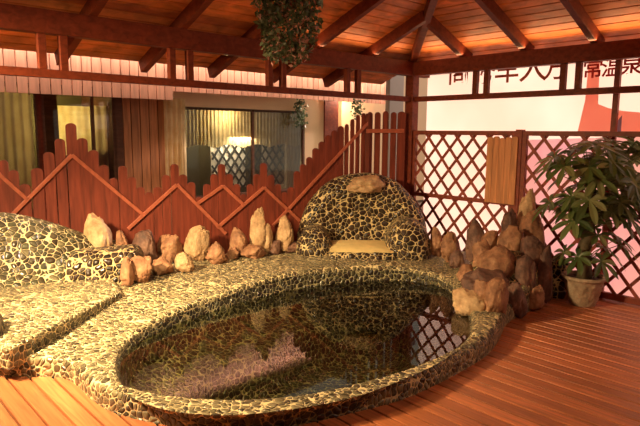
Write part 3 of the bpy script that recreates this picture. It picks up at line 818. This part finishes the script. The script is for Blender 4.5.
# ------------------------------------------------------------------ building behind the fence
FO = 3.2
def fp(u, v=100, off=FO): return on_wall(u, v, 'L', off)
def slab(name, ua, ub, za, zb, mat, off=FO, th=.06, parent=None, bevel=.0, sa=None, sb=None):
    sa = fp(ua, 100, off)[0] if sa is None else sa; sb = fp(ub, 100, off)[0] if sb is None else sb
    b = MB(); c = (sa+sb)/2
    b.hexa(wp('L', c, off+th/2, (za+zb)/2), V((*dL, 0))*abs(sa-sb)/2, V((*nL, 0))*(th/2), V((0, 0, (zb-za)/2)))
    return b.build(name, mat, parent, bevel=bevel)
def planks(name, sa, sb, za, zb, mat, off, w, parent, th=.02, gap=.012):
    b = MB(); s = min(sa, sb); e = max(sa, sb)
    while s < e-.01:
        s2 = min(s+w, e)
        b.hexa(wp('L', (s+s2)/2, off+th/2, (za+zb)/2), V((*dL, 0))*((s2-s-gap)/2), V((*nL, 0))*(th/2), V((0, 0, (zb-za)/2))); s = s2
    return b.build(name, mat, parent, bevel=.003)
bd = thing('building', 'long low wooden building with curtained windows behind the picket fence', 'building')
sR = fp(385, 84)[0]
planks('upper_fascia', 6.5, fp(402)[0]+.3, 2.17, 2.95, M['fascia'], FO, .13, bd)
planks('lower_fascia', 6.5, fp(172, 100)[0], 2.04, 2.9, M['fascia'], FO-.04, .13, bd)
b = MB(); b.hexa(wp('L', 1.5, FO+.6, 3.0), V((*dL, 0))*5.2, V((*nL, 0))*1.2, V((0, 0, .04))); b.build('roof', M['tile'], bd)
WO = FO+.25
# solid wall pieces
slab('wall_panel', 36, 41.5, 0, 2.2, M['beam'], WO, .1, bd)
slab('wall_panel', 113, 122, 0, 2.2, M['dark'], WO, .1, bd)
planks('plank_wall', fp(122, 100, WO)[0], fp(166, 100, WO)[0], 0, 2.2, M['tan'], WO, .14, bd)
slab('wall_panel', 166, 181, 0, 2.2, M['cream'], WO, .1, bd)
slab('wall_panel', 304, 325, 0, 2.3, M['cream'], WO, .1, bd)
slab('wall_post', 325, 338.5, 0, 2.3, M['beam'], WO-.03, .14, bd)
slab('window_header', 181, 304, 1.93, 2.3, M['cream'], WO, .08, bd)
slab('window_header', 41.5, 113, 2.1, 2.25, M['dark'], WO, .08, bd)
slab('room_board', 41, 57, 0, 2.2, M['dark'], WO+.3, .03, bd)
slab('room_board', 56, 113, 0, 1.35, M['dark'], WO+.42, .03, bd)
slab('window_sill', -200, 325, 0, .55, M['dark'], WO+.02, .06, bd, sa=6.4)
# inner room
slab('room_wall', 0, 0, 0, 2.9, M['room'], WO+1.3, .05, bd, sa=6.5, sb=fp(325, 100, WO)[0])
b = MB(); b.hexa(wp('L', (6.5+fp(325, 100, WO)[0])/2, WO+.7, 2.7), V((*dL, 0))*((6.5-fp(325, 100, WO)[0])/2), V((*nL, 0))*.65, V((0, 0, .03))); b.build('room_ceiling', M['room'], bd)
for s in (6.5, fp(325, 100, WO)[0], fp(118, 100, WO)[0], fp(172, 100, WO)[0]):
    b = MB(); b.hexa(wp('L', s, WO+.75, 1.4), V((*dL, 0))*.03, V((*nL, 0))*.6, V((0, 0, 1.4))); b.build('room_partition', M['dark'] if s > 1 else M['cream'], bd)
def window(ua, ub, za, zb, nm, mull=()):
    w = bpy.data.objects.new(nm, None); COL.objects.link(w); struct(w)
    sa, sb = fp(ua, 100, WO)[0], fp(ub, 100, WO)[0]
    b = MB(); b.hexa(wp('L', (sa+sb)/2, WO+.03, (za+zb)/2), V((*dL, 0))*abs(sa-sb)/2, V((*nL, 0))*.003, V((0, 0, (zb-za)/2))); b.build('pane', M['glass'], w)
    b = MB()
    for s in (sa, sb, *mull): b.bar(wp('L', s, WO+.02, za), wp('L', s, WO+.02, zb), .04, .04, V((*dL, 0)))
    for z in (za, zb): b.bar(wp('L', sa, WO+.02, z), wp('L', sb, WO+.02, z), .04, .04)
    b.build('window_frame', M['dark'], w)
window(-190, 36, .55, 2.15, 'window_1'); window(42, 113, .55, 2.1, 'window_2', (fp(92, 100, WO)[0],)); window(181, 304, .55, 1.95, 'window_3', (fp(253, 100, WO)[0],))
def curtain(sa, sb, za, zb, off, mat, lab, amp=.025, per=.11, scall=0, nm='curtain', cat='curtain'):
    b = MB(); n = int(abs(sa-sb)/per*8)+2; vs = []; fs = []; r_ = random.Random(int(sa*100)); ph = r_.random()*6
    for i in range(n+1):
        s = sa+(sb-sa)*i/n
        for j in range(6):
            f_ = j/5; k = 1 if j else .5
            zl = za+scall*abs(math.sin(s*5.5)) if j == 0 else za
            z = zl+(zb-zl)*f_
            vs.append(wp('L', s, off+amp*math.sin(s/per*6.283+ph+.6*math.sin(s*7))*(1-.3*f_), z))
    for i in range(n):
        for j in range(5): a = i*6+j; fs.append((a, a+6, a+7, a+1))
    b.add(vs, fs); o = b.build(nm, mat, smooth=True); tag(o, lab, cat); return o
curtain(6.3, fp(34, 100, WO)[0], .5, 2.18, WO+.12, M['curtain'], 'long pale curtain in the far left window of the building')
curtain(fp(57, 100, WO+.3)[0], fp(90, 100, WO+.3)[0], 1.25, 1.93, WO+.3, M['valance'], 'bright yellow short curtain in the dark window behind the tallest fence peak', .01)
curtain(fp(90, 100, WO+.35)[0], fp(112, 100, WO+.35)[0], .6, 1.95, WO+.35, M['curtain'], 'dim olive curtain right of the bright yellow curtain', .012)
curtain(fp(184, 110, WO+.14)[0], fp(301, 110, WO+.14)[0], fp(240, 148, WO+.14)[1], fp(240, 108, WO+.14)[1], WO+.14, M['valance'], 'sheer cream valance across the wide window', .018, .07, .06)
curtain(fp(163, 100, WO-.1)[0], fp(184, 100, WO-.1)[0], .5, 2.08, WO-.12, M['valance'], 'gathered cream drape left of the wide window', .02, .08)
curtain(fp(285, 150, WO+.2)[0], fp(304, 150, WO+.2)[0], .5, 1.75, WO+.2, M['curtain'], 'sheer side curtain at the right of the wide window', .02, .08)
# lattice screen imitating the lattice wall mirrored in the wide window
t = thing('lattice_reflection', 'dark lattice screen with white backing imitating the mirror image in the wide window', 'reflection')
sa, sb = fp(212, 160, WO+.5)[0], fp(300, 160, WO+.5)[0]; z0 = .6; z1 = fp(240, 138, WO+.5)[1]
b = MB()
w = .17; k = -30
while k < 40:
    for sg in (1, -1):
        x0, x1 = min(sa, sb), max(sa, sb); y0 = z0+sg*1.35*(x0-(x0+k*w)); y1 = z0+sg*1.35*(x1-(x0+k*w))
        ta, tb = (z0-y0)/(y1-y0), (z1-y0)/(y1-y0); ta, tb = min(ta, tb), max(ta, tb); lo, hi = max(0, ta), min(1, tb)
        if hi-lo > .02: b.bar(wp('L', x0+(x1-x0)*lo, WO+.5+.006*sg, y0+(y1-y0)*lo), wp('L', x0+(x1-x0)*hi, WO+.5+.006*sg, y0+(y1-y0)*hi), .035, .01, V((*nL, 0)))
    k += 1
b.build('lattice_slats', M['blackp'], t)
for sx, sy in ((sa, sa+(sb-sa)*.36), (sa+(sb-sa)*.55, sb)):
    b = MB(); b.hexa(wp('L', (sx+sy)/2, WO+.54, (z0+z1)/2), V((*dL, 0))*abs(sx-sy)/2, V((*nL, 0))*.005, V((0, 0, (z1-z0)/2))); b.build('backing', M['white'], t)
# vine at the window corner, drain panel and added backdrop wall
def vine(u, v0, v1, off, lab, n=160, wd=.1):
    b = MB(); r_ = random.Random(int(u)); t_ = thing('hanging_vine', lab, 'vine')
    for i in range(n):
        q = on_wall(u, v0+(v1-v0)*r_.random(), 'L', off); c = wp('L', q[0]+r_.gauss(0, wd), off+r_.gauss(0, .04), q[1]); small_leaf(b, c, r_, .06)
    b.build('foliage', M['ivy'], t_)
    b = MB(); a = on_wall(u, v0-6, 'L', off); c = on_wall(u, v1, 'L', off); b.tube([wp('L', a[0], off, a[1]), wp('L', c[0], off, c[1])], [.005, .004], 5); b.build('stem', M['bark'], t_)
vine(300, 100, 128, WO-.15, 'leafy vine hanging at the top right of the wide window', 200, .06)
vine(358, 100, 118, WO-.5, 'leafy vine hanging in the bright gap above the fence', 160, .06)
b = MB(); sa_ = fp(340, 100, FO+.6)[0]; b.hexa(wp('L', sa_-2.6, FO+.6, 1.5), V((*dL, 0))*2.6, V((*nL, 0))*.05, V((0, 0, 1.5)))
tag(b.build('gap_backdrop_wall', M['cream']), 'pale plastered wall added to fill the bright gap above the fence near the corner post', 'wall', kind='structure')
b = MB(); sa = on_wall(388, 80, 'L', .9)[0]; sb = on_wall(402, 80, 'L', .9)[0]
b.hexa(wp('L', (sa+sb)/2, .9, 1.25), V((*dL, 0))*abs(sa-sb)/2, V((*nL, 0))*.04, V((0, 0, 1.25)))
tag(b.build('grey_post', M['grey'], bevel=.004), 'grey flat post standing behind the fence beside the corner post', 'post')

# ------------------------------------------------------------------ lights and world
w = bpy.data.worlds.new('World'); S.world = w; w.use_nodes = True
bg = w.node_tree.nodes['Background']; bg.inputs[0].default_value = (1, .80, .60, 1); bg.inputs[1].default_value = .38
def light(kind, name, loc, energy, col, size=.5, target=None, **k):
    l = bpy.data.lights.new(name, kind); l.energy = energy; l.color = col
    if kind == 'AREA': l.size = size
    elif kind in ('POINT', 'SPOT'): l.shadow_soft_size = size
    for a, b_ in k.items(): setattr(l, a, b_)
    o = bpy.data.objects.new(name, l); COL.objects.link(o); o.location = loc
    if target is not None:
        d = V(target)-V(loc); o.rotation_euler = d.to_track_quat('-Z', 'Y').to_euler()
    return o
sd = V((*(nR*1.0+nL*-.12), .30)).normalized()
sun = light('SUN', 'sun', (0, 0, 8), 5.0, (1, .74, .62)); sun.rotation_euler = sd.to_track_quat('Z', 'Y').to_euler(); sun.data.angle = .05
# unseen warm lamps placed outside the frame
light('AREA', 'offframe_lamp', (-2.9, 2.6, 2.3), 135, (1, .74, .38), .35, (-1.4, 4.3, .1), spread=1.75)
light('AREA', 'offframe_lamp', (.9, 1.2, 2.9), 17, (1, .62, .34), .5, (.9, 4, 0))
light('AREA', 'offframe_lamp', (-1.3, 3.0, 2.75), 22, (1, .80, .42), .3, (-.9, 4.3, 0), spread=1.4)  # added to brighten the pebbles under the water
light('AREA', 'offframe_lamp', (-1.6, -.4, 2.4), 24, (1, .78, .5), .5, (-.8, 2.8, .1), spread=.95)  # added near the camera to brighten the front rim
# added unseen strip lights on the beam tops, brightening the ceiling
def strip(side, s0, s1, inn, z, e, col):
    l = light('AREA', 'ceiling_fill_strip', wp(side, (s0+s1)/2, -inn, z), e, col, s1-s0)
    l.data.shape = 'RECTANGLE'; l.data.size_y = .04
    w_ = dR if side == 'R' else dL; n_ = nR if side == 'R' else nL
    z_ = -(V((0, 0, 1))-V((*n_, 0))*.5).normalized(); x_ = V((*w_, 0)); y_ = z_.cross(x_)
    l.rotation_euler = Matrix((x_, y_, z_)).transposed().to_euler()
strip('R', .2, 3.6, .08, hb+BH+.02, 8, (1, .6, .28))
strip('L', .2, 2.0, .08, hb+BH+.02, 2, (1, .6, .28))
# unseen strip added before the building's fascia to brighten it
l = light('AREA', 'fascia_fill_strip', wp('L', 1.4, FO-.22, 2.76), 62, (1, .80, .68), 10)
l.data.shape = 'RECTANGLE'; l.data.size_y = .08
z_ = -(V((*nL, 0))*.6+V((0, 0, -.9))).normalized(); x_ = V((*dL, 0)); y_ = z_.cross(x_)
l.rotation_euler = Matrix((x_, y_, z_)).transposed().to_euler()
# lamps inside the building, with two added fill lights
light('POINT', 'room_lamp', wp('L', fp(75)[0], WO+.8, 1.75), 25, (1, .78, .3), .1)
light('POINT', 'room_lamp', wp('L', fp(240)[0], WO+.36, 1.86), 14, (1, .82, .5), .06)
light('AREA', 'reflection_fill_light', wp('L', fp(255)[0], WO+.26, 1.55), 16, (1, .9, .75), .5, wp('L', fp(255)[0], WO+.54, .9))  # added to brighten the white boards behind the slats
light('POINT', 'gap_fill_light', wp('L', fp(350)[0]-.2, FO+.1, 2.3), 45, (1, .85, .6), .1)  # added to brighten the pale wall in the gap
light('POINT', 'room_lamp', wp('L', 4.6, WO+.8, 1.9), 13, (1, .78, .5), .1)

# ------------------------------------------------------------------ camera
cam = bpy.data.cameras.new('camera'); co = bpy.data.objects.new('camera', cam); COL.objects.link(co); S.camera = co
cam.sensor_width = 36; cam.sensor_fit = 'HORIZONTAL'; cam.lens = F/640*36; cam.clip_start = .05
c, s = math.cos(PITCH), math.sin(PITCH); cr, sr = math.cos(ROLL), math.sin(ROLL)
U0 = V((0, s, c)); R0 = V((1, 0, 0)); F0 = V((0, c, -s))
X = R0*cr+U0*sr; Y = -R0*sr+U0*cr
co.matrix_world = Matrix(((X.x, Y.x, -F0.x, 0), (X.y, Y.y, -F0.y, 0), (X.z, Y.z, -F0.z, H), (0, 0, 0, 1)))
S.view_settings.view_transform = 'Standard'; S.view_settings.look = 'None'; S.view_settings.gamma = 1; S.view_settings.exposure = .12
S.view_settings.use_curve_mapping = False
